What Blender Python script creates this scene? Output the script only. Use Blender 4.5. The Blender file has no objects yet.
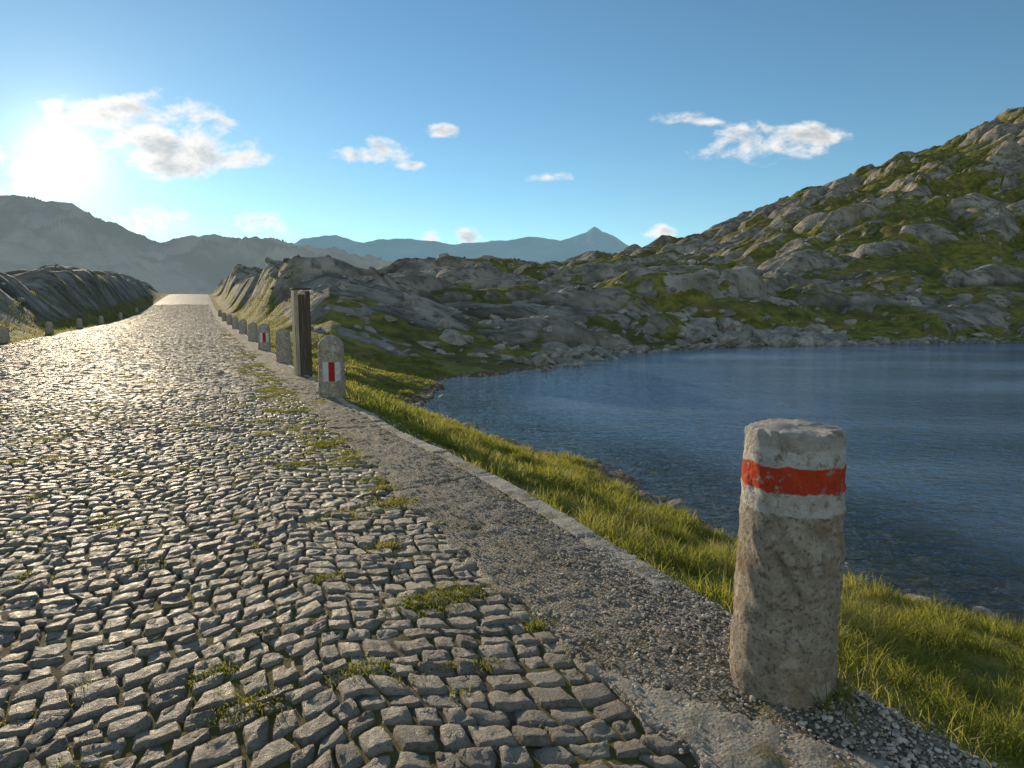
import bpy, bmesh, math, numpy as np
from mathutils import Vector
rng = np.random.default_rng(7)
scene = bpy.context.scene
scene.view_settings.view_transform = 'Standard'
scene.view_settings.look = 'None'
scene.view_settings.exposure = 0

# ------------------------------------------------------------------ helpers
UX, UY = -0.4132, 0.9106      # road direction (s)
VX, VY = 0.9106, 0.4132       # across the road to the right (l)
def sl2xy(s, l): return s*UX + l*VX, s*UY + l*VY
def xy2sl(x, y): return x*UX + y*UY, x*VX + y*VY
def sm(x, a=0.0, b=1.0):
    t = np.clip((x-a)/(b-a), 0, 1); return t*t*(3-2*t)
def h2(ix, iy, seed):
    ix = ix.astype(np.int64); iy = iy.astype(np.int64)
    h = (ix*374761393 + iy*668265263 + seed*974634777) & 0xFFFFFFFF
    h = ((h ^ (h >> 13))*1274126177) & 0xFFFFFFFF
    h = ((h ^ (h >> 16))*2246822519) & 0xFFFFFFFF
    h = h ^ (h >> 15)
    return (h & 0xFFFFFF)/float(0x1000000)
def vn(x, y, seed=0):
    ix = np.floor(x); iy = np.floor(y); fx = x-ix; fy = y-iy
    fx = fx*fx*(3-2*fx); fy = fy*fy*(3-2*fy)
    a = h2(ix, iy, seed); b = h2(ix+1, iy, seed); c = h2(ix, iy+1, seed); d = h2(ix+1, iy+1, seed)
    return (a*(1-fx)+b*fx)*(1-fy) + (c*(1-fx)+d*fx)*fy - 0.5
def fbm(x, y, o=4, seed=0, g=0.5):
    r = 0; a = 1.0
    for i in range(o):
        r = r + a*vn(x*2**i + 13.7*i, y*2**i - 7.1*i, seed+i); a *= g
    return r
def worley(x, y, seed=0):
    ix = np.floor(x); iy = np.floor(y)
    f1 = np.full(x.shape, 9.0); f2 = np.full(x.shape, 9.0); cid = np.zeros(x.shape)
    for dx in (-1, 0, 1):
        for dy in (-1, 0, 1):
            cx = ix+dx; cy = iy+dy
            px = cx + h2(cx, cy, seed); py = cy + h2(cx, cy, seed+51)
            d = np.hypot(px-x, py-y); r = h2(cx, cy, seed+99)
            n1 = d < f1
            f2 = np.where(n1, f1, np.minimum(f2, d)); cid = np.where(n1, r, cid); f1 = np.where(n1, d, f1)
    return f1, f2, cid

def mk(name, V, F, mat, smooth=True, attrs=None, k=None):
    """F: list of index arrays (n,k)"""
    me = bpy.data.meshes.new(name)
    V = np.asarray(V, dtype=np.float32)
    me.vertices.add(len(V)); me.vertices.foreach_set('co', V.ravel())
    tot = sum(f.size for f in F); npoly = sum(len(f) for f in F)
    me.loops.add(tot); me.polygons.add(npoly)
    me.loops.foreach_set('vertex_index', np.concatenate([f.ravel() for f in F]).astype(np.int32))
    cnt = np.concatenate([np.full(len(f), f.shape[1]) for f in F])
    st = np.concatenate([[0], np.cumsum(cnt)[:-1]])
    me.polygons.foreach_set('loop_start', st.astype(np.int32))
    try: me.polygons.foreach_set('loop_total', cnt.astype(np.int32))
    except Exception: pass
    me.polygons.foreach_set('use_smooth', np.full(npoly, smooth))
    me.update(calc_edges=True)
    if attrs:
        for n, a in attrs.items():
            at = me.attributes.new(n, 'FLOAT', 'POINT'); at.data.foreach_set('value', np.asarray(a, dtype=np.float32))
    me.materials.append(mat)
    ob = bpy.data.objects.new(name, me); scene.collection.objects.link(ob)
    return ob
def gridF(nu, nv):
    i = np.arange(nu-1)[:, None]*nv + np.arange(nv-1)[None, :]
    i = i.ravel(); return np.stack([i, i+nv, i+nv+1, i+1], 1)

class NT:
    def __init__(s, nt): s.nt = nt; s.n = nt.nodes; s.l = nt.links
    def new(s, t, **kw):
        nd = s.n.new(t)
        for k, v in kw.items():
            if k == 'inp':
                for kk, vv in v.items(): s.set(nd, kk, vv)
            else: setattr(nd, k, v)
        return nd
    def set(s, nd, k, v):
        if isinstance(v, bpy.types.NodeSocket): s.l.new(v, nd.inputs[k])
        else: nd.inputs[k].default_value = v
    def math(s, op, a, b=0.0, c=0.0, clamp=False):
        nd = s.new('ShaderNodeMath', operation=op, use_clamp=clamp); s.set(nd, 0, a); s.set(nd, 1, b); s.set(nd, 2, c); return nd.outputs[0]
    def mix(s, f, a, b, blend='MIX'):
        nd = s.new('ShaderNodeMix', data_type='RGBA', blend_type=blend); s.set(nd, 0, f)
        for k, v in ((6, a), (7, b)):
            s.set(nd, k, v if isinstance(v, bpy.types.NodeSocket) else (*v, 1.0) if len(v) == 3 else v)
        return nd.outputs[2]
    def noise(s, vec, scale, detail=4, rough=0.55, dist=0.0):
        nd = s.new('ShaderNodeTexNoise'); s.set(nd, 'Vector', vec); s.set(nd, 'Scale', scale); s.set(nd, 'Detail', detail); s.set(nd, 'Roughness', rough); s.set(nd, 'Distortion', dist); return nd.outputs[0]
    def voro(s, vec, scale, feature='F1'):
        nd = s.new('ShaderNodeTexVoronoi', feature=feature); s.set(nd, 'Vector', vec); s.set(nd, 'Scale', scale); return nd
    def ramp(s, f, a, b, lo=0.0, hi=1.0, smooth=True):
        nd = s.new('ShaderNodeMapRange', interpolation_type='SMOOTHSTEP' if smooth else 'LINEAR'); s.set(nd, 0, f); s.set(nd, 1, a); s.set(nd, 2, b); s.set(nd, 3, lo); s.set(nd, 4, hi); return nd.outputs[0]
    def bump(s, h, strength=0.5, dist=0.02, normal=None):
        nd = s.new('ShaderNodeBump'); s.set(nd, 'Height', h); s.set(nd, 'Strength', strength); s.set(nd, 'Distance', dist)
        if normal: s.set(nd, 'Normal', normal)
        return nd.outputs[0]
    def attr(s, name): return s.new('ShaderNodeAttribute', attribute_name=name).outputs['Fac']
def newmat(name):
    m = bpy.data.materials.new(name); m.use_nodes = True; nt = m.node_tree; nt.nodes.clear()
    n = NT(nt); out = n.new('ShaderNodeOutputMaterial'); b = n.new('ShaderNodeBsdfPrincipled')
    nt.links.new(b.outputs[0], out.inputs[0]); n.out = out; n.b = b
    n.pos = n.new('ShaderNodeNewGeometry').outputs['Position']
    n.obj = n.new('ShaderNodeTexCoord').outputs['Object']
    return m, n

# ------------------------------------------------------------------ terrain functions
WATER = -1.3
lake = np.array([(30,-25),(12,-8),(6.5,0),(4.6,3.2),(3.85,4.87),(3.09,6.0),(2.49,7.4),(1.19,10.2),(-.22,12.5),(-1.98,15.4),(-2.43,18.9),(-2.2,22.8),
 (-.07,25.2),(2.56,30.1),(5.66,35.8),(12.5,40.9),(21.8,44.1),(34.9,46.6),(60,46),(85,35),(90,5),(70,-20)], float)
def lake_sd(x, y):
    """>0 on land, <0 inside the lake"""
    d = np.full(x.shape, 1e9); inside = np.zeros(x.shape, bool); n = len(lake)
    for i in range(n):
        ax, ay = lake[i]; bx, by = lake[(i+1) % n]; ex, ey = bx-ax, by-ay
        t = np.clip(((x-ax)*ex+(y-ay)*ey)/(ex*ex+ey*ey), 0, 1)
        d = np.minimum(d, np.hypot(x-ax-t*ex, y-ay-t*ey))
        c = ((ay > y) != (by > y)) & (x < (bx-ax)*(y-ay)/(by-ay+1e-12)+ax)
        inside ^= c
    d = np.where(inside, -d, d)
    return d + 0.55*fbm(x*0.5, y*0.5, 3, 5) + 0.25*vn(x*2.1, y*2.1, 8)
def road_z(s):
    return 3.8*sm(s, 50, 190) - np.maximum(0, s-195)*0.03*(s < 400) - 6.15*(s >= 400)
def road_und(s, l):
    return 0.03*fbm(s*0.45, l*0.45, 3, 21) - 0.0022*(l+2.2)**2
cols = [ # (azimuth deg, [(depth, z)...])
 (-180,[(10,0),(50,1),(200,5),(500,10)]),
 (-120,[(10,0),(50,2),(200,8),(500,12)]),
 (-80,[(12,0),(40,3),(150,8),(500,9)]),
 (-48,[(12,0),(24,1.7),(60,4.5),(150,5),(400,4)]),
 (-36.6,[(20,0),(27,1.5),(37,2.8),(60,3.3),(120,3.6),(350,3)]),
 (-31,[(38,0),(48,2.7),(66,4.5),(100,4.6),(300,3)]),
 (-27.5,[(58,.6),(72,3.8),(100,5.0),(200,3),(400,0)]),
 (-25.6,[(105,1.6),(135,4.2),(200,3),(400,0)]),
 (-24.2,[(80,1.3),(170,3.6),(250,1),(400,0)]),
 (-22.3,[(70,2.2),(110,6.6),(200,7),(400,5)]),
 (-19.3,[(25,0),(33,.6),(42,3.0),(60,5),(80,5.7),(150,5),(400,5)]),
 (-14.8,[(18,-.2),(24,-.3),(30,1.2),(40,3.0),(70,5.3),(110,5.6),(400,7)]),
 (-9.3,[(20,-.9),(27,-.8),(32,1.0),(45,2.6),(65,3.7),(100,6.5),(200,7.5),(400,9)]),
 (-5.2,[(24,-1.1),(30,-.6),(36,1.1),(50,2.5),(80,4.9),(130,9.0),(250,9),(400,8)]),
 (2.3,[(28,-1.1),(33,-.6),(38,0.5),(50,1.9),(70,3.8),(120,7.4),(180,11.2),(350,11)]),
 (9,[(36,-1.2),(40,0),(50,1.8),(80,4.7),(140,10.5),(220,17),(400,17)]),
 (15.3,[(41,-1.2),(45,0),(55,1.7),(90,6),(150,14),(240,25),(400,27)]),
 (22.7,[(44,-1.2),(50,-.1),(60,1.6),(90,8),(150,22),(260,43),(500,44)]),
 (29.4,[(45,-1.2),(51,-.4),(62,1.8),(90,9),(150,26),(260,55),(500,56)]),
 (36.6,[(46,-1.2),(52,-.4),(65,2),(90,9),(150,31),(260,77.5),(500,85)]),
 (49,[(44,-1.2),(52,-.4),(65,2),(90,12),(150,42),(260,118),(400,122)]),
 (75,[(60,-1.2),(90,2),(150,30),(260,90),(400,95)]),
 (110,[(80,-1.2),(110,2),(200,30),(400,50)]),
 (180,[(10,0),(50,1),(200,5),(500,10)])]
def table(x, y):
    phi = np.degrees(np.arctan2(x, y)); r = np.hypot(x, y)+1e-6; lr = np.log(r)
    vals = []
    for az, kk in cols:
        cz = math.cos(math.radians(az)) if abs(az) < 60 else 1.0
        vals.append(np.interp(lr, [math.log(k[0]/cz) for k in kk], [k[1] for k in kk]))
    vals = np.array(vals); azs = np.array([c[0] for c in cols], float)
    j = np.clip(np.searchsorted(azs, phi, side='right')-1, 0, len(cols)-2)
    t = (phi-azs[j])/(azs[j+1]-azs[j]); t = np.clip(t, 0, 1)
    idx = np.arange(x.size)
    v = vals.reshape(len(cols), -1); jj = j.ravel(); tt = t.ravel()
    return (v[jj, idx]*(1-tt)+v[jj+1, idx]*tt).reshape(x.shape)
def dome(f1, f2, w):
    t = np.clip((f2-f1)/w, 0, 1); return t*(2-t)
def crag(x, y, r):
    """rounded, glacier-polished slab relief; returns height and 'knob' value"""
    wx = x + 3.6*fbm(x*0.10, y*0.10, 4, 31); wy = y + 3.6*fbm(x*0.10, y*0.10, 4, 41)
    a = 0.45; ca, sa = math.cos(a), math.sin(a)
    u = (wx*ca+wy*sa); v = (-wx*sa+wy*ca)
    far = sm(r, 70, 180)
    brk = sm(fbm(x*.07, y*.07, 3, 47), -.02, .3)      # zones of broken rock
    f1, f2, c0 = worley(u/34, v/15, 3); e0 = dome(f1, f2, .9)*(0.3+c0)
    f1, f2, c1 = worley(u/13, v/6.5, 11); e1 = dome(f1, f2, .8)*(0.25+c1)
    f1, f2, c2 = worley(u/4.6, v/2.3, 17); e2 = dome(f1, f2, .55)*(0.2+c2)
    f1, f2, c3 = worley(u/1.5, v/.9, 23); e3 = dome(f1, f2, .4)*(0.3+c3)
    fine = fbm(u*.28, v*.6, 4, 53, .45)
    h = e1*(1.9+.8*far) + e2*(.12+.45*brk)*(1+.4*far) + e3*(.02+.11*brk) + e0*(.7+1.8*far) + fbm(x*.07, y*.07, 3, 61)*(1.2+1.6*far) + fine*.36
    return h-1.6-far*1.5, e1*.65+e2*.3+e3*.05+.05
def height(x, y, full=False):
    s, l = xy2sl(x, y); r = np.hypot(x, y)
    sd = lake_sd(x, y)
    zr = road_z(s)
    dr = np.maximum(l-1.88, 0)
    tt = dr/(dr+np.maximum(sd, 0)+.01)
    near = -.06 - 1.24*tt**.85 + fbm(x*.9, y*.9, 3, 71)*.16*np.clip(dr, 0, 1)
    tab = table(x, y)
    cr, knob = crag(x, y, r)
    amp = sm(r, 24, 42)
    ampl = np.where(l < 0, sm(-l, 6.5, 12)*sm(r, 16, 30)*.8, amp)
    tab = tab + (cr + .5*(l < 0))*ampl + fbm(x*.4, y*.4, 3, 81)*.3*sm(r, 10, 25)
    wl = sm(y, 22, 31); wl = np.maximum(wl, sm(l, 14, 30))
    right = near*(1-wl) + tab*wl
    right = np.where(wl > 0, np.minimum(right, WATER + .08 + np.maximum(sd, 0)*.55), right)
    right = np.maximum(right, WATER + .03 + .05*np.clip(sd, 0, 3))
    bank = sm(s, 20, 32)
    right = right*(1-bank) + bank*(zr-.06)*(1-sm(l, 2.1, 5.5)) + bank*right*sm(l, 2.1, 5.5)
    left = (zr-.05)*(1-sm(-l, 5.9, 9.3)) + tab*sm(-l, 5.9, 9.3)
    z = np.where(l > 1.86, right, np.where(l < -5.6, left, zr-.07))
    inlake = -sd
    zl = WATER - .02 - np.clip(inlake, 0, 40)*.20 + fbm(x*1.4, y*1.4, 3, 91)*.12*np.clip(inlake, 0, 1)
    z = np.where((sd < 0) & (l > 2.5), np.maximum(zl, -5), z)
    out = sm(r, 420, 900)
    z = z*(1-out) + (-12)*out
    if full: return z, knob, sd, s, l
    return z

# ------------------------------------------------------------------ terrain mesh
phi = np.radians(np.concatenate([np.linspace(-180, -52, 60)[:-1], np.linspace(-52, 52, 1000), np.linspace(52, 180, 60)[1:]]))
rr = np.concatenate([np.geomspace(.4, 16, 110)[:-1], np.geomspace(16, 330, 560)[:-1], np.geomspace(330, 14000, 50)])
P, R = np.meshgrid(phi, rr, indexing='ij')
X = R*np.sin(P); Y = R*np.cos(P)
Z, K, SD, S, L = height(X, Y, True)
gx = np.gradient(Z, axis=1)/np.gradient(R, axis=1)
gp = np.gradient(Z, axis=0)/(np.gradient(P, axis=0)*R)
slope = np.hypot(gx, gp)
azd = np.degrees(P)
rocky = np.interp(azd, [-60, -27, -22, -5, 5, 12, 40], [.74, .74, .64, .56, .46, .33, .27])
rocky = rocky + .16*sm(R, 36, 48)*(1-sm(R, 60, 85))*(azd > 0)
lowf = fbm(X*.05, Y*.05, 4, 101)
ca, sa = math.cos(.45), math.sin(.45)
streak = fbm((X*ca+Y*sa)*.05, (-X*sa+Y*ca)*.22, 4, 107)
rock = rocky + (K-.45)*.75 + lowf*.45 + streak*.55 + (np.minimum(slope, 1.5)-.5)*.40 + fbm(X*.5, Y*.5, 3, 111)*.35
rock = sm(rock, .42, .60)*sm(R, 20, 28)*np.where(L < 0, sm(-L, 6.3, 8), sm(SD, .2, 1)*sm(L, 3, 5))
V = np.stack([X, Y, Z], -1).reshape(-1, 3)
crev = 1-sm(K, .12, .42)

m_ter, n = newmat('terrain_mat')
rk = n.attr('rock')
nb = n.noise(n.pos, .35, 4); nf = n.noise(n.pos, 3.0, 6, .65); nm = n.noise(n.pos, 1.1, 5, .6)
rkn = n.ramp(n.math('ADD', rk, n.math('MULTIPLY', n.math('SUBTRACT', nf, .5), 1.0)), .38, .6)
rockc = n.mix(n.ramp(nb, .3, .7), (.155, .14, .115), (.38, .345, .29))
rockc = n.mix(n.ramp(nm, .48, .66, 0, .75), rockc, (.08, .068, .052))
rockc = n.mix(n.ramp(nf, .58, .7, 0, .5), rockc, (.46, .42, .36))
rockc = n.mix(n.ramp(n.noise(n.pos, .22, 5, .6), .52, .66, 0, .45), rockc, (.17, .14, .07))
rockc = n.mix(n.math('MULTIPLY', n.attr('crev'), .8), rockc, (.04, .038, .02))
gr = n.mix(n.ramp(nm, .3, .7), (.075, .088, .017), (.26, .235, .048))
gr = n.mix(n.ramp(nb, .45, .7, 0, .65), gr, (.20, .145, .055))
gr = n.mix(n.ramp(n.noise(n.pos, .13, 4), .48, .62, 0, .55), gr, (.05, .06, .018))
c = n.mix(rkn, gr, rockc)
shore = n.attr('shore')
c = n.mix(n.ramp(n.math('ADD', shore, n.math('MULTIPLY', nf, .5)), .5, .8), c, n.mix(n.ramp(n.voro(n.pos, 7).outputs[0], .1, .6), (.40, .30, .19), (.13, .095, .06)))
zz = n.new('ShaderNodeSeparateXYZ', inp={0: n.pos}).outputs[2]
c = n.mix(n.ramp(zz, -1.42, -2.1, 0, 1), c, (.03, .075, .11))  # light lost in deep water, painted into the bed colour
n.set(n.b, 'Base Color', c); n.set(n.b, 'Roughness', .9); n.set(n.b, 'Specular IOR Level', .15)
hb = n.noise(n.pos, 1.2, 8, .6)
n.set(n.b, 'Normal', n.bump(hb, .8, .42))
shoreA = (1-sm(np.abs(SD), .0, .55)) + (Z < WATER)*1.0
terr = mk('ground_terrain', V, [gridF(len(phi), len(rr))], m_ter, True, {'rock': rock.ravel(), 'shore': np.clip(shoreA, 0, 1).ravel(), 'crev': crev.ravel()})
if terr.data.polygons[200].normal.z < 0: terr.data.flip_normals()

# ------------------------------------------------------------------ water
m_w, n = newmat('water_mat')
mp = n.new('ShaderNodeMapping', inp={'Vector': n.pos, 'Rotation': (0, 0, .5), 'Scale': (1, 1.9, 1)}).outputs[0]
w1 = n.noise(mp, 3.4, 3, .55, .4); w2 = n.noise(mp, .55, 3, .5); w3 = n.noise(mp, 9, 2, .5)
hw = n.math('ADD', n.math('MULTIPLY', w1, .6), n.math('ADD', n.math('MULTIPLY', w2, .8), n.math('MULTIPLY', w3, .14)))
calm = n.noise(n.new('ShaderNodeMapping', inp={'Vector': n.pos, 'Rotation': (0, 0, -.15), 'Scale': (.25, 1, 1)}).outputs[0], .16, 4, .6)
nrm = n.bump(hw, n.ramp(calm, .35, .65, .5, 1.0), .17)
gl = n.new('ShaderNodeBsdfGlossy', inp={'Roughness': .05, 'Normal': nrm, 'Color': (.97, .98, 1, 1)})
tr = n.new('ShaderNodeBsdfTransparent', inp={'Color': (.84, .87, .82, 1)})
df = n.new('ShaderNodeBsdfDiffuse', inp={'Color': n.mix(n.ramp(calm, .35, .65), (.065, .125, .20), (.19, .30, .42))})
dpt = n.attr('depth')
ms0 = n.new('ShaderNodeMixShader', inp={0: n.ramp(dpt, .0, 1.0, .03, .92), 1: tr.outputs[0], 2: df.outputs[0]})
fr = n.new('ShaderNodeFresnel', inp={'IOR': 1.38, 'Normal': nrm})
ms = n.new('ShaderNodeMixShader', inp={0: n.math('MINIMUM', n.math('MULTIPLY', fr.outputs[0], 1.15), .85), 1: ms0.outputs[0], 2: gl.outputs[0]})
n.l.new(ms.outputs[0], n.out.inputs[0])
xs = np.concatenate([np.arange(-5, 12, .25), np.linspace(12, 95, 50)]); ys = np.concatenate([np.linspace(-30, 0, 20)[:-1], np.arange(0, 30, .25), np.linspace(30, 52, 40)])
A, B = np.meshgrid(xs, ys, indexing='ij'); sdw = lake_sd(A, B)
wt = mk('lake_water', np.stack([A, B, A*0+WATER], -1).reshape(-1, 3), [gridF(len(xs), len(ys))], m_w, False, {'depth': sm(-sdw, 0, 4.5).ravel()})
if wt.data.polygons[0].normal.z < 0: wt.data.flip_normals()

# ------------------------------------------------------------------ cobbled road
m_c, n = newmat('cobble_mat')
rn = n.attr('rnd')
nf = n.noise(n.pos, 28, 6, .7); nl = n.noise(n.pos, 1.3, 4)
c = n.mix(rn, (.20, .17, .135), (.45, .40, .325))
c = n.mix(n.ramp(nf, .35, .7, 0, .6), c, (.50, .445, .365))
c = n.mix(n.ramp(n.noise(n.pos, 90, 3), .52, .7, 0, .65), c, (.11, .092, .068))
c = n.mix(n.ramp(nl, .5, .7, 0, .35), c, (.26, .205, .125))
n.set(n.b, 'Base Color', c); n.set(n.b, 'Roughness', n.ramp(nf, .3, .7, .46, .76)); n.set(n.b, 'Specular IOR Level', .34)
hb = n.math('ADD', n.noise(n.pos, 20, 8, .8), n.math('MULTIPLY', n.noise(n.pos, 110, 3), .4))
n.set(n.b, 'Normal', n.bump(hb, 1.0, .04))

def arcs(l):
    p = (l+20.3) % 2.3/2.3*2-1
    return -.28*(1-p*p)
sv, sf, sa_l = [], [], []; off = 0
L0, L1 = -5.55, 1.22
PITCH = .095
for (s0, s1, nodes) in [(-1.2, 4.5, [-1, -.93, -.8, -.42, 0, .42, .8, .93, 1]), (4.5, 10, [-1, -.9, -.68, 0, .68, .9, 1]), (10, 22, [-1, -.86, -.35, .35, .86, 1]), (22, 105, [-1, -.8, .8, 1])]:
    nr = int(round((s1-s0)/PITCH)); us = np.array(nodes); m = len(us)
    cc = [[], [], [], []]
    for j in range(nr):
        w = rng.uniform(.068, .136, 112); ee = L0 + rng.uniform(-.1, 0) + np.concatenate([[0], np.cumsum(w)])
        k = np.searchsorted(ee, L1 + rng.uniform(-.04, .04)); ee = ee[:k]
        sb = s0+j*PITCH
        def bl(l, jj): return sb + (jj-j)*PITCH + .06*fbm(l*2.2, l*0+(jj+round(s0/PITCH))*.8, 2, 121)
        sk = rng.normal(0, .009, len(ee)); e0 = ee-sk; e1 = ee+sk
        cc[0].append(np.stack([e0[:-1], bl(e0[:-1], j)], -1)); cc[1].append(np.stack([e0[1:], bl(e0[1:], j)], -1))
        cc[2].append(np.stack([e1[1:], bl(e1[1:], j+1)], -1)); cc[3].append(np.stack([e1[:-1], bl(e1[:-1], j+1)], -1))
    cor = np.array([np.concatenate(q) for q in cc]); N = cor.shape[1]
    ctr = cor.mean(0); gap = rng.uniform(.0, .0035, N)
    d = cor-ctr[None]; cor = ctr[None] + d - np.sign(d)*gap[None, :, None] + rng.normal(0, .0028, d.shape)
    U, W = np.meshgrid(us, us, indexing='ij'); U = U.ravel(); W = W.ravel()
    q = .12
    Uq = U*np.sqrt(1-q*W*W*abs(W)); Wq = W*np.sqrt(1-q*U*U*abs(U))
    wts = [(1-Uq)*(1-Wq)/4, (1+Uq)*(1-Wq)/4, (1+Uq)*(1+Wq)/4, (1-Uq)*(1+Wq)/4]
    l_ = sum(w[None]*c0[:, 0][:, None] for w, c0 in zip(wts, cor)); s_ = sum(w[None]*c0[:, 1][:, None] for w, c0 in zip(wts, cor))
    if m >= 7:
        edge = (np.maximum(abs(U), abs(W)) > .75)[None]
        l_ = l_ + edge*fbm(l_*24, s_*24, 2, 211)*.011; s_ = s_ + edge*fbm(l_*24+9, s_*24, 2, 221)*.011
    e = np.maximum(abs(U), abs(W)); zprof = -.025*sm(e, .82, 1.0)**1.4
    s_ = s_ + arcs(l_)
    z = zprof[None] + rng.normal(0, .0030, N)[:, None] + rng.normal(0, .0038, N)[:, None]*U[None] + rng.normal(0, .0038, N)[:, None]*W[None]
    if m >= 7: z = z + fbm(l_*32, s_*32, 3, 141, .65)*.014*(1-.4*e[None])
    z = z + road_und(s_, l_) + road_z(s_)
    x, y = sl2xy(s_, l_)
    sv.append(np.stack([x, y, z], -1).reshape(-1, 3))
    g = gridF(m, m); sf.append((off + np.arange(N)[:, None, None]*m*m + g[None]).reshape(-1, 4)); off += N*m*m
    sa_l.append(np.repeat(rng.random(N), m*m))
road = mk('cobblestone_road', np.concatenate(sv), [np.concatenate(sf)], m_c, True, {'rnd': np.concatenate(sa_l)})
if road.data.polygons[40].normal.z < 0: road.data.flip_normals()

m_j, n = newmat('joint_mat')
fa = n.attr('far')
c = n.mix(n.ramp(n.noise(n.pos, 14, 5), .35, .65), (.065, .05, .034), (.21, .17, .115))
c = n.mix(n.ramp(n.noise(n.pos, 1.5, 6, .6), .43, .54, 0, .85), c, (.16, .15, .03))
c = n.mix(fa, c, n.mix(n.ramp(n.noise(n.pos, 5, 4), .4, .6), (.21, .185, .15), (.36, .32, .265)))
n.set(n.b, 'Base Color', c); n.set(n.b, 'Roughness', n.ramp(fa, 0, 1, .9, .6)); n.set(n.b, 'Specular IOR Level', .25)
n.set(n.b, 'Normal', n.bump(n.noise(n.pos, 8, 8, .8), 1.0, .05))
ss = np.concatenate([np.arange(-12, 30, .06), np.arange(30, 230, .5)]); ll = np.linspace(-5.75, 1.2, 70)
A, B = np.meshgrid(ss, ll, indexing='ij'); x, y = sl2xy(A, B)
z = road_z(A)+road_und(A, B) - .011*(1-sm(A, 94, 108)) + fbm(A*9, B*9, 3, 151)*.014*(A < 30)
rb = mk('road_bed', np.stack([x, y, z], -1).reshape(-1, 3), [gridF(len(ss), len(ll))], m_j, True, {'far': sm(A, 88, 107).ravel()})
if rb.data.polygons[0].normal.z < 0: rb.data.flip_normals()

# ------------------------------------------------------------------ paved shoulder with kerb stones on its outer edge
def edge_out(s): return 1.84 + .05*fbm(s*.8, s*0, 3, 161) - .18*sm(s, 3.5, 9)
def strip_z(s, l):
    return road_z(s) + road_und(s, np.minimum(l, 1.2)) + .008 + fbm(s*1.2, l*1.2, 3, 171)*.010
ss = np.concatenate([np.arange(-3, 12, .025), np.arange(12, 40, .12), np.arange(40, 200, 1.0)]); tv = np.concatenate([[-.02], np.linspace(0, .80, 24), [.812, .823, .834, .85, .9, .95, .985, 1.0], [1.01, 1.02]])
A, T = np.meshgrid(ss, tv, indexing='ij')
inn = 1.13 + .10*fbm(A*3, A*0, 3, 181)
B = inn + T*(edge_out(A)-inn)
kerb = ((T > .83) & (A > 2.3)).astype(float)
z = strip_z(A, B) + fbm(A*16, B*16, 3, 191)*.014*(1-.3*kerb)
jt = np.full(A.shape, 9.0)
for sj, sk in [(1.9, -1.6), (4.3, .25), (6.9, -.15), (9.7, .2), (12.6, 0), (-1, 0)]:
    jt = np.minimum(jt, abs(A - (sj + sk*(B-1.13)) + .02*fbm(B*8, B*0+sj, 2, 7)))
kj = abs((A+.13*np.sin(A*1.7)) % .82 - .41)
jt = np.where(kerb > 0, np.minimum(jt, kj), jt)
jt = np.where((abs(T-.823) < .006) & (A > 2.3), 0, jt)
z = z - .014*(1-sm(jt, .004, .02))
kid = h2(np.floor((A+.13*np.sin(A*1.7)+.41)/.82), A*0, 5)
z = z + kerb*(.008 + .012*(kid-.5))
slab = 1-sm(A - (1.9-1.6*(B-1.13)), -.01, .01)
z = z + slab*.006
slab = np.maximum(slab, kerb)
z = np.where(T < 0, z-.05, z); z = np.where(T > 1.005, z-.02, z); z = np.where(T > 1.015, z-.14, z)
x, y = sl2xy(A, B)
m_s, n = newmat('edging_mat')
nf = n.noise(n.pos, 60, 5, .7); vo = n.voro(n.pos, 75)
agg = n.mix(n.ramp(vo.outputs[0], .2, .6), (.46, .41, .33), (.17, .14, .10))
agg = n.mix(n.ramp(n.noise(n.pos, 120, 2), .45, .65, 0, .6), agg, (.52, .47, .39))
sl_ = n.mix(n.ramp(nf, .35, .65), (.29, .255, .205), (.46, .415, .345))
sl_ = n.mix(n.attr('kerb'), sl_, n.mix(n.ramp(nf, .35, .65), (.31, .28, .23), (.52, .475, .40)))
c = n.mix(n.attr('slab'), agg, sl_)
c = n.mix(n.ramp(n.noise(n.pos, 2.5, 5), .5, .68, 0, .6), c, (.20, .155, .095))
c = n.mix(n.ramp(n.noise(n.pos, 3.7, 6, .65), .53, .62, 0, .75), c, (.14, .125, .04))
c = n.mix(n.ramp(n.attr('joint'), 0, 1, 0, .75), c, (.07, .06, .04))
n.set(n.b, 'Base Color', c); n.set(n.b, 'Roughness', .75); n.set(n.b, 'Specular IOR Level', .3)
hb = n.math('SUBTRACT', n.noise(n.pos, 45, 6, .7), n.math('MULTIPLY', n.ramp(vo.outputs[0], 0, .6), n.math('SUBTRACT', 1.0, n.math('MULTIPLY', n.attr('slab'), .7))))
n.set(n.b, 'Normal', n.bump(hb, 1.0, .018))
st = mk('kerbed_road_shoulder', np.stack([x, y, z], -1).reshape(-1, 3), [gridF(len(ss), len(tv))], m_s, True, {'slab': slab.ravel(), 'kerb': kerb.ravel(), 'joint': (1-sm(jt, .004, .02)).ravel()})
if st.data.polygons[5].normal.z < 0: st.data.flip_normals()

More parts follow.
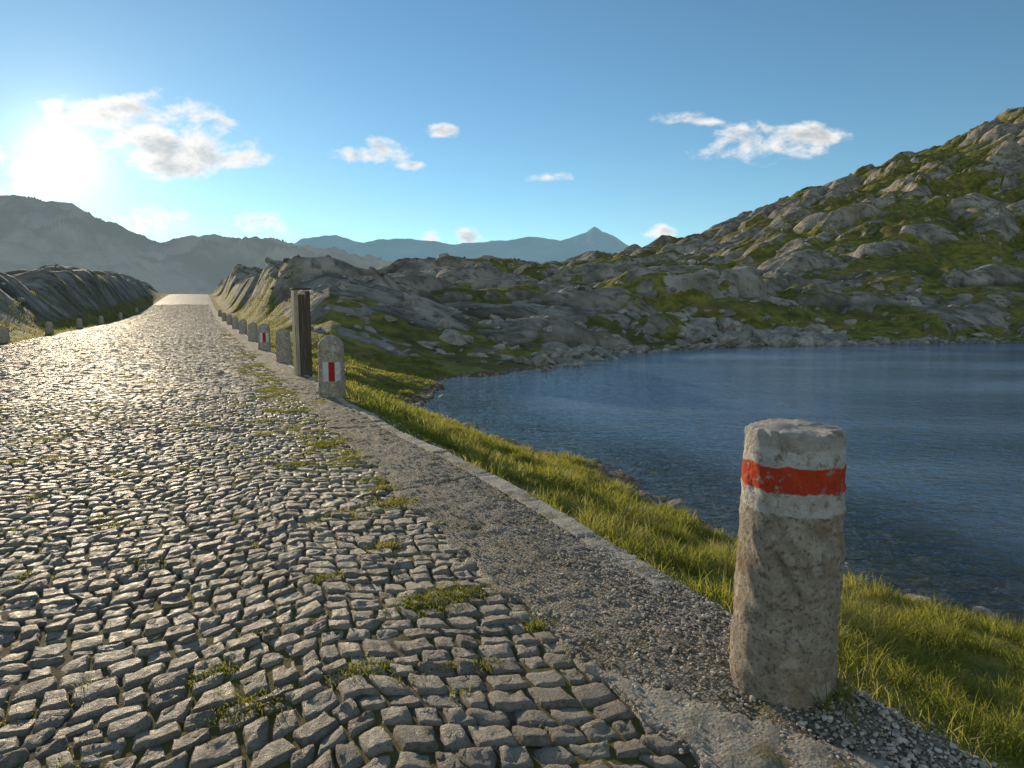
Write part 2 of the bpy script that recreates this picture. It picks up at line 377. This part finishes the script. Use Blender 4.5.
# ------------------------------------------------------------------ rocks (joined)
def ico(sub):
    bm = bmesh.new(); bmesh.ops.create_icosphere(bm, subdivisions=sub, radius=1.0)
    v = np.array([p.co[:] for p in bm.verts]); f = np.array([[q.index for q in p.verts] for p in bm.faces]); bm.free(); return v, f
def rockshape(v, seed):
    g = np.random.default_rng(seed); v = v.copy()
    for i in range(11):
        d = g.normal(size=3); d /= np.linalg.norm(d); o = g.uniform(.5, .85)
        k = v@d; v = v - np.maximum(k-o, 0)[:, None]*d[None]
    v *= np.array([1, g.uniform(.65, .95), g.uniform(.4, .65)])
    return v + g.normal(0, .012, v.shape)
def scatter(name, pos, size, mat, sub=2, seed=1, smooth=False, nshape=9, tilt=.25):
    bv, bf = ico(sub); g = np.random.default_rng(seed); N = len(pos)
    VV, FF, AA = [], [], []; o = 0; kind = g.integers(0, nshape, N)
    for k in range(nshape):
        sh = rockshape(bv, seed*100+k); idx = np.where(kind == k)[0]
        if not len(idx): continue
        a = g.uniform(0, 6.283, len(idx)); tx = g.normal(0, tilt, len(idx)); ty = g.normal(0, tilt, len(idx))
        ca, sa_ = np.cos(a), np.sin(a)
        x = sh[None, :, 0]*ca[:, None]-sh[None, :, 1]*sa_[:, None]; y = sh[None, :, 0]*sa_[:, None]+sh[None, :, 1]*ca[:, None]
        z = sh[None, :, 2] + x*tx[:, None] + y*ty[:, None]
        p = np.stack([x, y, z], -1)*size[idx][:, None, None] + pos[idx][:, None, :]
        VV.append(p.reshape(-1, 3)); FF.append((o+np.arange(len(idx))[:, None, None]*len(sh)+bf[None]).reshape(-1, 3)); o += p.shape[0]*p.shape[1]
        AA.append(np.repeat(g.random(len(idx)), len(sh)))
    return mk(name, np.concatenate(VV), [np.concatenate(FF)], mat, smooth, {'rnd': np.concatenate(AA)})
m_r, n = newmat('boulder_mat')
nf = n.noise(n.pos, 2.5, 6, .7)
c = n.mix(n.attr('rnd'), (.22, .20, .17), (.48, .44, .38)); c = n.mix(n.ramp(nf, .42, .62, 0, .7), c, (.15, .13, .10))
c = n.mix(n.ramp(n.noise(n.pos, 7, 4), .6, .72, 0, .5), c, (.18, .17, .06))
n.set(n.b, 'Base Color', c); n.set(n.b, 'Roughness', .85); n.set(n.b, 'Normal', n.bump(n.noise(n.pos, 5, 8, .7), .8, .12))
N = 1900
az = np.radians(np.concatenate([rng.uniform(-20, 45, N), rng.uniform(-50, -27, 160)])); r = np.exp(np.concatenate([rng.uniform(math.log(27), math.log(170), N), rng.uniform(math.log(24), math.log(90), 160)]))
x = r*np.sin(az); y = r*np.cos(az); z, kn, sd, s, l = height(x, y, True)
ok = (sd > .1)*((l > 4) | (l < -7.0))*((fbm(x*.08, y*.08, 3, 201) > .0) | (l < 0))
x, y, z, r = [q[ok > 0] for q in (x, y, z, r)]
sz = np.clip(rng.lognormal(-1.3, .6, len(x)), .12, 1.2)*(1+sm(r, 80, 200)*.7)
scatter('hillside_boulders', np.stack([x, y, z+sz*.02], -1), sz, m_r, 2, 3)
t = rng.uniform(0, 1, 700); seg = lake[10:19]; tt = t*(len(seg)-1); i = tt.astype(int); f = (tt-i)[:, None]
p = seg[i]*(1-f)+seg[i+1]*f + rng.normal(0, .7, (700, 2)) + np.array([0, .5])
keep = p[:, 0] > 1
p = p[keep]; zz_ = height(p[:, 0], p[:, 1]); sz = np.clip(rng.lognormal(-1.6, .5, len(p)), .08, .7)
cl = rng.uniform(0, 1, 190); q = np.stack([12+cl*10+rng.normal(0, .8, 190), 42.3+rng.uniform(0, 7, 190)], -1); zq = height(q[:, 0], q[:, 1]); sq = rng.uniform(.35, 1.35, 190)
p = np.concatenate([p, q]); zz_ = np.concatenate([np.maximum(zz_, WATER-.05), zq]); sz = np.concatenate([sz, sq])
scatter('shore_boulders', np.stack([p[:, 0], p[:, 1], zz_], -1), sz, m_r, 2, 4)
N = 4200; x = rng.uniform(-3, 8, N); y = rng.uniform(1, 22, N); z, kn, sd, s, l = height(x, y, True); ok = (sd < .4) & (sd > -2.6) & (l > 3) & ((sd < .15) | (rng.random(N) < .5))
x, y, z = x[ok], y[ok], z[ok]; sz = np.clip(rng.lognormal(-2.7, .5, len(x)), .03, .22)
scatter('shore_stones', np.stack([x, y, z], -1), sz, m_r, 2, 5)
m_g, n = newmat('gravel_mat')
n.set(n.b, 'Base Color', n.mix(n.attr('rnd'), (.20, .165, .12), (.58, .51, .42))); n.set(n.b, 'Roughness', .8)
N = 14000; s = .3 + rng.gamma(1.6, 1.6, N); l = rng.normal(1.80, .20, N); l2 = rng.uniform(1.12, 1.9, N); l = np.where(rng.random(N) < .3, l2, l)
ok = (l > 1.12) & (l < 2.3); s, l = s[ok], l[ok]; x, y = sl2xy(s, l)
z = np.where(l < edge_out(s), strip_z(s, l)+.004, height(x, y)+.004)
scatter('gravel', np.stack([x, y, z], -1), rng.uniform(.003, .010, len(x))*rng.choice([1, 1, 1, 1.7], len(x)), m_g, 1, 6, False, 6)

# ------------------------------------------------------------------ grass
m_gr, n = newmat('grass_mat')
t = n.attr('tip'); rnda = n.attr('rnd')
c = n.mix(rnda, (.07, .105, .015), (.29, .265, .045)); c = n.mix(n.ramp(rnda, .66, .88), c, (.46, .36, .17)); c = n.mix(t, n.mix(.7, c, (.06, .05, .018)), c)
n.set(n.b, 'Base Color', c); n.set(n.b, 'Roughness', .5); n.set(n.b, 'Specular IOR Level', .3)
tl = n.new('ShaderNodeBsdfTranslucent', inp={'Color': n.mix(.5, c, (.54, .56, .08))})
ms = n.new('ShaderNodeMixShader', inp={0: .58, 1: n.b.outputs[0], 2: tl.outputs[0]}); n.l.new(ms.outputs[0], n.out.inputs[0])
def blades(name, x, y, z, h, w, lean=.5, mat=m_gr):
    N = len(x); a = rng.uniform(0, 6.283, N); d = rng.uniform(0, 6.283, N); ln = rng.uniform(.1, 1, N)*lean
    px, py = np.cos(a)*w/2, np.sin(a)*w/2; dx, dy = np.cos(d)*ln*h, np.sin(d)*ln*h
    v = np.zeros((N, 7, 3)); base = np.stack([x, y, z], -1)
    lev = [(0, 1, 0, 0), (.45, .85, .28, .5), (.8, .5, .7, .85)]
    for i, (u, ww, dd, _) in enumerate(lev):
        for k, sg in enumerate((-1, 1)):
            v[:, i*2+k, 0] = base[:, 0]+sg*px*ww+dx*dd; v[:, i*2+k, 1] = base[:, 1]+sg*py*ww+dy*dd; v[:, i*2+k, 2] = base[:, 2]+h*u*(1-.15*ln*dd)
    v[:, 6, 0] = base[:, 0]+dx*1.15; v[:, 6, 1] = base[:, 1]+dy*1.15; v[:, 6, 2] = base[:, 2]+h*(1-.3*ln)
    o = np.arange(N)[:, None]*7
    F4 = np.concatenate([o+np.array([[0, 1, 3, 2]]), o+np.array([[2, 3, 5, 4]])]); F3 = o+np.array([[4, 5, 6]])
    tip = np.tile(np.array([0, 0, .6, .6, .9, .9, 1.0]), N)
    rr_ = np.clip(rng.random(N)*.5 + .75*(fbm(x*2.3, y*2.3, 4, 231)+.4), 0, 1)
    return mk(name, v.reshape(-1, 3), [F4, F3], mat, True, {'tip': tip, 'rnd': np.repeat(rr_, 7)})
def grassfield(N, s0, s1, l0, l1, hmin, hmax, w, thr=-.45):
    s = rng.uniform(s0, s1, N); l = rng.uniform(l0, l1, N); x, y = sl2xy(s, l)
    cn = fbm(x*1.6, y*1.6, 3, 241); c2 = fbm(x*5.5, y*5.5, 2, 251); z, kn, sd, s, l = height(x, y, True)
    eo = np.where(s < 3, 1.97, 1.88-.18*sm(s, 3.5, 9))
    ok = ((sd > .25+.5*c2) | (l < 0)) & (cn > thr) & (rng.random(N) < .22+sm(c2+cn*.6, -.32, .15)*.78) & ((rng.random(N) < sm(l - eo - .40*c2, -.10, .34)) | (l < 0))
    x, y, z, cn, c2 = x[ok], y[ok], z[ok], cn[ok], c2[ok]
    h = hmin + (hmax-hmin)*np.clip(cn*.9+c2*1.5+.36, 0, 1.4)*rng.uniform(.4, 1.15, len(x))
    return x, y, z-.01, h, np.full(len(x), w)*rng.uniform(.6, 1.3, len(x))
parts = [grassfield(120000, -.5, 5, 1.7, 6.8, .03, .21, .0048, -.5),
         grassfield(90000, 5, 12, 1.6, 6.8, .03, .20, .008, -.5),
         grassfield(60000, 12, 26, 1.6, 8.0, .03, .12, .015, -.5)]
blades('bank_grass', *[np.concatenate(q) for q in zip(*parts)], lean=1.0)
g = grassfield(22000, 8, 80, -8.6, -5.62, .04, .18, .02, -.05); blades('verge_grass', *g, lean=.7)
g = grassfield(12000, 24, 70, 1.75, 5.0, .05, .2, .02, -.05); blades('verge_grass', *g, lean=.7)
tuft = [(-.338, 2.70, .15, 800), (-.506, 2.15, .09, 300), (-.647, 3.365, .08, 240), (-.693, 4.12, .17, 700), (-1.265, 5.4, .16, 600), (.127, 2.5, .065, 220), (-.821, 1.94, .11, 320), (-.858, 2.935, .08, 240),
 (-.091, 2.19, .06, 170), (-1.625, 6.01, .14, 450), (-.983, 2.14, .08, 200), (.437, 2.30, .07, 160), (-.2, 2.78, .12, 330), (-.95, 4.7, .13, 330), (-1.0, 3.9, .09, 160), (-.85, 4.45, .12, 380)]
for i in range(190):
    s = 5 + rng.gamma(1.4, 7); l = rng.normal(.95, .2) if rng.random() < .75 else rng.uniform(-3, 1)
    x, y = sl2xy(s, min(l, 1.6)); tuft.append((x, y, rng.uniform(.05, .17), int(rng.uniform(60, 260))))
for i in range(300):
    s = rng.uniform(1.0, 9); l = rng.uniform(-4.5, 1.15); x, y = sl2xy(s, l); tuft.append((x, y, rng.uniform(.02, .10), int(rng.uniform(12, 90))))
for i in range(45):
    s = rng.uniform(2, 14); l = rng.uniform(1.45, 1.85); x, y = sl2xy(s, l); tuft.append((x, y, rng.uniform(.03, .08), int(rng.uniform(30, 120))))
xs, ys, hs = [], [], []
for (tx, ty, rad, cnt) in tuft:
    cnt = int(cnt*1.5)
    a = rng.normal(0, rad*.75, cnt); b = rng.normal(0, rad*.35, cnt)
    xs.append(tx+a*VX+b*UX); ys.append(ty+a*VY+b*UY); hs.append(rng.uniform(.012, .04, cnt)*(.5+rad*3)*np.exp(-(a/rad)**2*.3))
xs = np.concatenate(xs); ys = np.concatenate(ys); hs = np.concatenate(hs); s, l = xy2sl(xs, ys)
dd = np.hypot(xs, ys)
blades('road_tufts', xs, ys, road_z(s)+road_und(s, l)-.008, hs, .0025+.0005*dd, lean=1.4)

# ------------------------------------------------------------------ bollards
def bollard_mat(name, kind):
    m, n = newmat(name)
    xyz = n.new('ShaderNodeSeparateXYZ', inp={0: n.obj}); xx, yy, z = xyz.outputs[0], xyz.outputs[1], xyz.outputs[2]
    nf = n.noise(n.obj, 18, 7, .7); ng = n.noise(n.obj, 70, 3)
    c = n.mix(n.ramp(nf, .35, .65), (.45, .375, .295), (.74, .65, .53))
    c = n.mix(n.ramp(ng, .50, .66, 0, .75), c, (.18, .14, .105))
    c = n.mix(n.ramp(n.noise(n.obj, 5, 6, .65), .46, .64, 0, .75), c, (.48, .34, .20))
    c = n.mix(n.ramp(n.noise(n.obj, 11, 6, .7), .54, .64, 0, .8), c, (.82, .75, .64))
    c = n.mix(n.ramp(n.noise(n.obj, 7, 7, .75), .57, .67, 0, .6), c, (.22, .16, .11))
    zz = n.math('ADD', z, n.math('MULTIPLY', n.math('SUBTRACT', n.noise(n.obj, 9, 6, .7), .5), .05))
    def band(a, b, col, wear, cc):
        f = n.math('MULTIPLY', n.ramp(zz, a-.003, a+.003), n.ramp(zz, b-.003, b+.003, 1, 0))
        f = n.math('MULTIPLY', f, n.ramp(n.noise(n.obj, 24, 8, .75), wear-.03, wear+.03, .12, 1.0)); return n.mix(f, cc, col)
    if kind == 1:
        c = band(.585, 1.0, n.mix(n.ramp(nf, .4, .7), (.95, .92, .86), (.70, .66, .59)), .455, c)
        c = band(.652, .728, n.mix(n.ramp(nf, .35, .7), (.95, .10, .03), (.74, .08, .03)), .41, c)
        c = n.mix(n.math('MULTIPLY', n.ramp(z, .772, .79), .5), c, (.58, .52, .44))
    if kind == 2:
        fx = n.math('MULTIPLY', n.ramp(n.math('ABSOLUTE', xx), .112, .118, 1, 0), n.math('LESS_THAN', yy, 0.0))
        fz = n.math('MULTIPLY', n.ramp(zz, .20, .205), n.ramp(zz, .452, .457, 1, 0)); f = n.math('MULTIPLY', fx, fz)
        c = n.mix(n.math('MULTIPLY', f, n.ramp(nf, .3, .36, .5, 1)), c, (.88, .87, .84))
        c = n.mix(n.math('MULTIPLY', f, n.ramp(n.math('ABSOLUTE', xx), .038, .043, 1, 0)), c, (.6, .035, .03))
    n.set(n.b, 'Base Color', c); n.set(n.b, 'Roughness', .88); n.set(n.b, 'Specular IOR Level', .3)
    n.set(n.b, 'Normal', n.bump(n.math('ADD', n.noise(n.obj, 30, 8, .78), n.math('MULTIPLY', ng, .5)), 1.0, .05))
    return m
def bollard(s, l, h, r0, r1, dome_, mat, seed, nt=96, lean=(0, 0)):
    prof = [(0, -.12), (r0*.98, -.12), (r0*.99, 0)]
    nz = 60
    for i in range(1, nz+1):
        t = i/nz; prof.append(((r0*(1-t)+r1*t)*(1+.02*math.sin(t*3.1)), t*(h-dome_)))
    for i in range(1, 13):
        a = i/12*math.pi/2; prof.append((r1*(math.cos(a) if dome_ > .1 else 1-.12*(1-math.cos(a))) if i < 12 or dome_ <= .1 else .002, h-dome_+dome_*math.sin(a)))
    if dome_ <= .1:
        for q in (.8, .6, .4, .2, .005): prof.append((r1*q, h+.004*(1-q)))
    pr = np.array(prof); th = np.linspace(0, 2*np.pi, nt, endpoint=False)
    RR = pr[:, 0][:, None]*np.ones(nt)[None]; ZZ = pr[:, 1][:, None]*np.ones(nt)[None]
    cx, cy = np.cos(th)[None], np.sin(th)[None]
    def n3(f, sd_): return (fbm(cx*f+ZZ*f*4.1, cy*f+9, 4, sd_) + fbm(cy*f-ZZ*f*3.3, cx*f+ZZ*f*5.7, 4, sd_+5))*.6
    nse = n3(1.6, seed)*.008 + n3(6, seed+7)*.010
    chip = np.maximum(n3(3, seed+3)-.33, 0)*.09
    fac = np.clip(RR/r1, 0, 1)
    RR = RR + (nse-chip)*fac
    ZZ = ZZ + (ZZ > h-.03)*fbm(cx*RR*18, cy*RR*18, 3, seed+5)*.013
    Vb = np.stack([RR*np.cos(th), RR*np.sin(th), ZZ], -1).reshape(-1, 3); npf = len(pr)
    i = np.arange(npf-1)[:, None]*nt; j = np.arange(nt)[None]; j2 = (j+1) % nt
    F = np.stack([i+j, i+j2, i+nt+j2, i+nt+j], -1).reshape(-1, 4)
    ob = mk('stone_bollard', Vb, [F], mat, True)
    x, y = sl2xy(s, l); ob.location = (x, y, float(road_z(np.array(s))))
    ob.rotation_euler = (lean[0], lean[1], math.atan2(-x, y))
    return ob
mb1 = bollard_mat('painted_stone_mat', 1); mb2 = bollard_mat('marker_stone_mat', 2); mb3 = bollard_mat('plain_stone_mat', 0)
bollard(1.531, 1.645, .828, .157, .144, .018, mb1, 3, 140, (0, math.radians(.5)))
bollard(9.28, 1.56, .80, .175, .165, .15, mb2, 8)
bollard(15.4, 1.6, .70, .165, .15, .12, mb3, 12, 48, (.0, -.03))
bollard(19.8, 1.55, .70, .165, .15, .12, mb2, 15, 48)
for i, s in enumerate([25.0, 31, 38, 46, 56, 68]): bollard(s, 1.6, .62, .165, .15, .12, mb3, 20+i, 24)
for i, s in enumerate([27.5, 35, 43, 52, 64, 80]): bollard(s, -5.95, .5, .16, .14, .12, mb3, 40+i, 24)
a = rng.uniform(0, 6.283, 900); rad = .165+np.abs(rng.normal(0, .05, 900)); bx, by = sl2xy(1.531, 1.645)
x = bx+np.cos(a)*rad; y = by+np.sin(a)*rad; s, l = xy2sl(x, y); k = (l > 1.62) & (fbm(x*9, y*9, 2, 77) > -.05)
blades('bollard_base_grass', x[k], y[k], np.where(l < edge_out(s), strip_z(s, l), height(x, y))[k], rng.uniform(.02, .10, k.sum()), np.full(k.sum(), .004), 1.0)

# ------------------------------------------------------------------ wooden sign post
def woodmat(name, a, b):
    m, n = newmat(name); mp = n.new('ShaderNodeMapping', inp={'Vector': n.obj, 'Scale': (14, 14, 1.2)}).outputs[0]
    g = n.noise(mp, 3, 6, .6, .6); n.set(n.b, 'Base Color', n.mix(n.ramp(g, .35, .65), a, b)); n.set(n.b, 'Roughness', .75); n.set(n.b, 'Normal', n.bump(g, .5, .01)); return m
mwd = woodmat('dark_wood_mat', (.05, .038, .026), (.12, .09, .062)); mwl = woodmat('weathered_wood_mat', (.28, .22, .14), (.50, .42, .30))
def box(name, dims, loc, mat, parent, bev=.008):
    bm = bmesh.new(); bmesh.ops.create_cube(bm, size=1)
    for v in bm.verts: v.co = Vector((v.co.x*dims[0], v.co.y*dims[1], v.co.z*dims[2]))
    bmesh.ops.bevel(bm, geom=bm.edges[:], offset=bev, segments=2, affect='EDGES')
    me = bpy.data.meshes.new(name); bm.to_mesh(me); bm.free(); me.materials.append(mat)
    o = bpy.data.objects.new(name, me); scene.collection.objects.link(o); o.parent = parent; o.location = loc; return o
x, y = sl2xy(12.35, 1.6)
e = bpy.data.objects.new('wooden_signpost', None); scene.collection.objects.link(e); e.location = (x, y, 0); e.rotation_euler = (0, 0, math.atan2(-x, y)+.25)
box('front_plank', (.07, .20, 1.52), (-.115, 0, .70), mwl, e)
box('core_post', (.12, .16, 1.44), (-.018, 0, .66), mwd, e)
box('back_plank', (.08, .20, 1.50), (.085, 0, .69), mwd, e)
box('cap', (.31, .23, .03), (-.012, 0, 1.478), mwd, e, .006)

# ------------------------------------------------------------------ distant mountains
def mountain(name, prof, D0, D1, n_, detail, colA, colB, haze, hf, seed):
    px = np.array([p[0] for p in prof]); el = np.array([p[1] for p in prof])
    az = np.linspace(px[0], px[-1], 620); dep = np.linspace(0, 1, n_)
    A, T = np.meshgrid(az, dep, indexing='ij'); D = D0+(D1-D0)*T
    Xm = np.tan(np.radians(A))*D; Ym = D
    top = np.interp(A, px, el)*D1*.8
    k = np.where(T < .75, (T/.75)**1.15, 1-(T-.75)*1.2)
    sc = 1.0/(D1*.11)
    rid = 1-abs(fbm(Xm*sc*2, Ym*sc, 5, seed, .5))*2
    rid2 = fbm(Xm*sc*5, Ym*sc*5, 4, seed+20)
    calm_ = 1-.75*np.exp(-((T-.75)/.07)**2)
    z = top*(D/(D1*.8))*k*.995 + ((rid-.75)*detail*D1*.05*np.clip(k, .15, 1) + rid2*detail*D1*.010)*calm_ - 12
    m, n = newmat(name+'_mat')
    nn = n.noise(n.pos, 14.0/D1, 8, .65)
    c = n.mix(n.ramp(nn, .4, .6), colA, colB); n.set(n.b, 'Base Color', c); n.set(n.b, 'Roughness', .95); n.set(n.b, 'Specular IOR Level', 0.05)
    n.set(n.b, 'Normal', n.bump(nn, 1.0, D1*.03))
    em = n.new('ShaderNodeEmission', inp={'Color': (*haze, 1), 'Strength': 1.0})  # aerial haze painted into the mountain material as a constant glow
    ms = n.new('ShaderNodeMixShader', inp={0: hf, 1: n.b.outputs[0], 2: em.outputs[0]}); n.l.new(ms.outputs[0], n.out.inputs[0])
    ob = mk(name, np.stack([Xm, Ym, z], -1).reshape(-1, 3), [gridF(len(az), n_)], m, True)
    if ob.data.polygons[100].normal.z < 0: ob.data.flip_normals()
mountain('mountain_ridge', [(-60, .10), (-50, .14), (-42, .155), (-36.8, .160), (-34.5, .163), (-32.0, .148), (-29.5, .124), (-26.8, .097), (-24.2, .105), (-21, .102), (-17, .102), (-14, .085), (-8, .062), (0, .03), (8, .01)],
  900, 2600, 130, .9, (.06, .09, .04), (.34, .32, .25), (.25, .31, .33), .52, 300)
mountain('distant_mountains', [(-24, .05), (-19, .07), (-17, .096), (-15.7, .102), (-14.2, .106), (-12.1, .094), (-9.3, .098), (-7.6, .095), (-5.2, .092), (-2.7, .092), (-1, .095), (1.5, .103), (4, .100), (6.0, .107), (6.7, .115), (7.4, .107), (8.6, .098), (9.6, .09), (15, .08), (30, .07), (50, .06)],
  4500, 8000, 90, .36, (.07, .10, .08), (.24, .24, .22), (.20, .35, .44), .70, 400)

# ------------------------------------------------------------------ world
Sd = Vector((-.659, 1.032, .218)).normalized()
elev = math.asin(Sd.z); azs = math.atan2(Sd.x, Sd.y)
world = bpy.data.worlds.new('World'); scene.world = world; world.use_nodes = True
nt = world.node_tree; nt.nodes.clear(); n = NT(nt); out = n.new('ShaderNodeOutputWorld')
sky = n.new('ShaderNodeTexSky', sky_type='NISHITA'); sky.sun_disc = False; sky.sun_elevation = elev; sky.sun_rotation = azs
sky.air_density = 1.0; sky.dust_density = .15; sky.ozone_density = 1.8; sky.altitude = 2000
d = n.new('ShaderNodeTexCoord').outputs['Generated']
sx = n.new('ShaderNodeSeparateXYZ', inp={0: d})
sky_fill = n.math('MAXIMUM', n.ramp(sx.outputs[1], .35, -.3), n.ramp(sx.outputs[2], .5, .85))  # added fill: sky brightened and warmed behind the camera and overhead
skc = n.mix(1.0, sky.outputs[0], n.mix(sky_fill, (.80, 1.02, 1.02), (2.6, 1.95, 1.4)), 'MULTIPLY')
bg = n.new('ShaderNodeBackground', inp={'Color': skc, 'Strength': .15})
yc = n.math('MAXIMUM', sx.outputs[1], .05)
Uc = n.math('DIVIDE', sx.outputs[0], yc); Vc = n.math('DIVIDE', sx.outputs[2], yc)
front = n.ramp(sx.outputs[1], .1, .3)
vec = n.new('ShaderNodeCombineXYZ', inp={0: Uc, 1: n.math('MULTIPLY', Vc, 1.7), 2: 0.0}).outputs[0]
nz1 = n.noise(vec, 13, 9, .62, .25)
nz2 = n.noise(n.new('ShaderNodeVectorMath', operation='ADD', inp={0: vec, 1: (-.012, .016, 0)}).outputs[0], 13, 6, .62, .25)
ells = [(-.565, .272, .07, .018), (-.475, .224, .085, .036), (-.41, .207, .06, .012), (-.515, .25, .075, .030), (-.199, .211, .065, .013), (-.18, .22, .032, .018), (-.142, .198, .024, .008),
 (-.102, .244, .03, .010), (.054, .180, .036, .008), (.358, .221, .085, .022), (.33, .232, .05, .02), (.4285, .239, .06, .015), (.248, .259, .055, .010),
 (-.516, .117, .065, .024), (-.373, .115, .05, .018), (-.06, .096, .022, .014), (-.118, .096, .018, .012), (.2128, .104, .026, .011), (-.74, .205, .05, .03), (-.69, .165, .08, .03), (-.57, .225, .026, .010)]
dens = None
for i_, (cu, cv, ru, rv) in enumerate(ells):
    kx = 1.3 if i_ < 4 else 1.15
    a = n.math('DIVIDE', n.math('SUBTRACT', Uc, cu), ru*kx); b = n.math('DIVIDE', n.math('SUBTRACT', Vc, cv), rv*(kx+.1))
    q = n.math('SUBTRACT', 1.25 if i_ < 4 else 1.0, n.math('ADD', n.math('MULTIPLY', a, a), n.math('MULTIPLY', b, b)))
    dens = q if dens is None else n.math('MAXIMUM', dens, q)
dens = n.math('MAXIMUM', dens, -1.5)
cd = n.math('ADD', dens, n.math('MULTIPLY', n.math('SUBTRACT', nz1, .5), 4.6))
cd2 = n.math('ADD', dens, n.math('MULTIPLY', n.math('SUBTRACT', nz2, .5), 4.6))
cm = n.math('MULTIPLY', n.ramp(cd, .2, 1.2), front)
thick = n.ramp(cd2, .6, 1.9)
ccol = n.mix(thick, (1.0, .98, .95), (.48, .52, .56))
bc = n.new('ShaderNodeBackground', inp={'Color': ccol, 'Strength': .98})
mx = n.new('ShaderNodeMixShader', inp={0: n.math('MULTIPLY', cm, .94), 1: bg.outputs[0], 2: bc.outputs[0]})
dp = n.new('ShaderNodeVectorMath', operation='DOT_PRODUCT', inp={0: d, 1: tuple(Sd)}).outputs['Value']
dp = n.math('MAXIMUM', dp, 0.0)
g = n.math('ADD', n.math('MULTIPLY', n.math('POWER', dp, 9000.0), 6.0), n.math('ADD', n.math('MULTIPLY', n.math('POWER', dp, 1200.0), .6), n.math('ADD', n.math('MULTIPLY', n.math('POWER', dp, 250.0), .18), n.math('MULTIPLY', n.math('POWER', dp, 30.0), .07))))
bgl = n.new('ShaderNodeBackground', inp={'Color': (1, .90, .72, 1), 'Strength': g})
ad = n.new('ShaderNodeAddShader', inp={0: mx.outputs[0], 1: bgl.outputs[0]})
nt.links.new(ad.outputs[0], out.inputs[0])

sd_ = bpy.data.lights.new('sun', 'SUN'); sd_.energy = 5.0; sd_.angle = math.radians(.5); sd_.color = (1, .81, .55)
so = bpy.data.objects.new('sun', sd_); scene.collection.objects.link(so); so.rotation_euler = Sd.to_track_quat('Z', 'Y').to_euler()

cam = bpy.data.cameras.new('camera'); cam.lens = 24; cam.sensor_width = 36; cam.clip_start = .05; cam.clip_end = 30000
co = bpy.data.objects.new('camera', cam); scene.collection.objects.link(co); co.location = (0, 0, 1.2); co.rotation_euler = (math.radians(83.4), 0, 0)
scene.camera = co
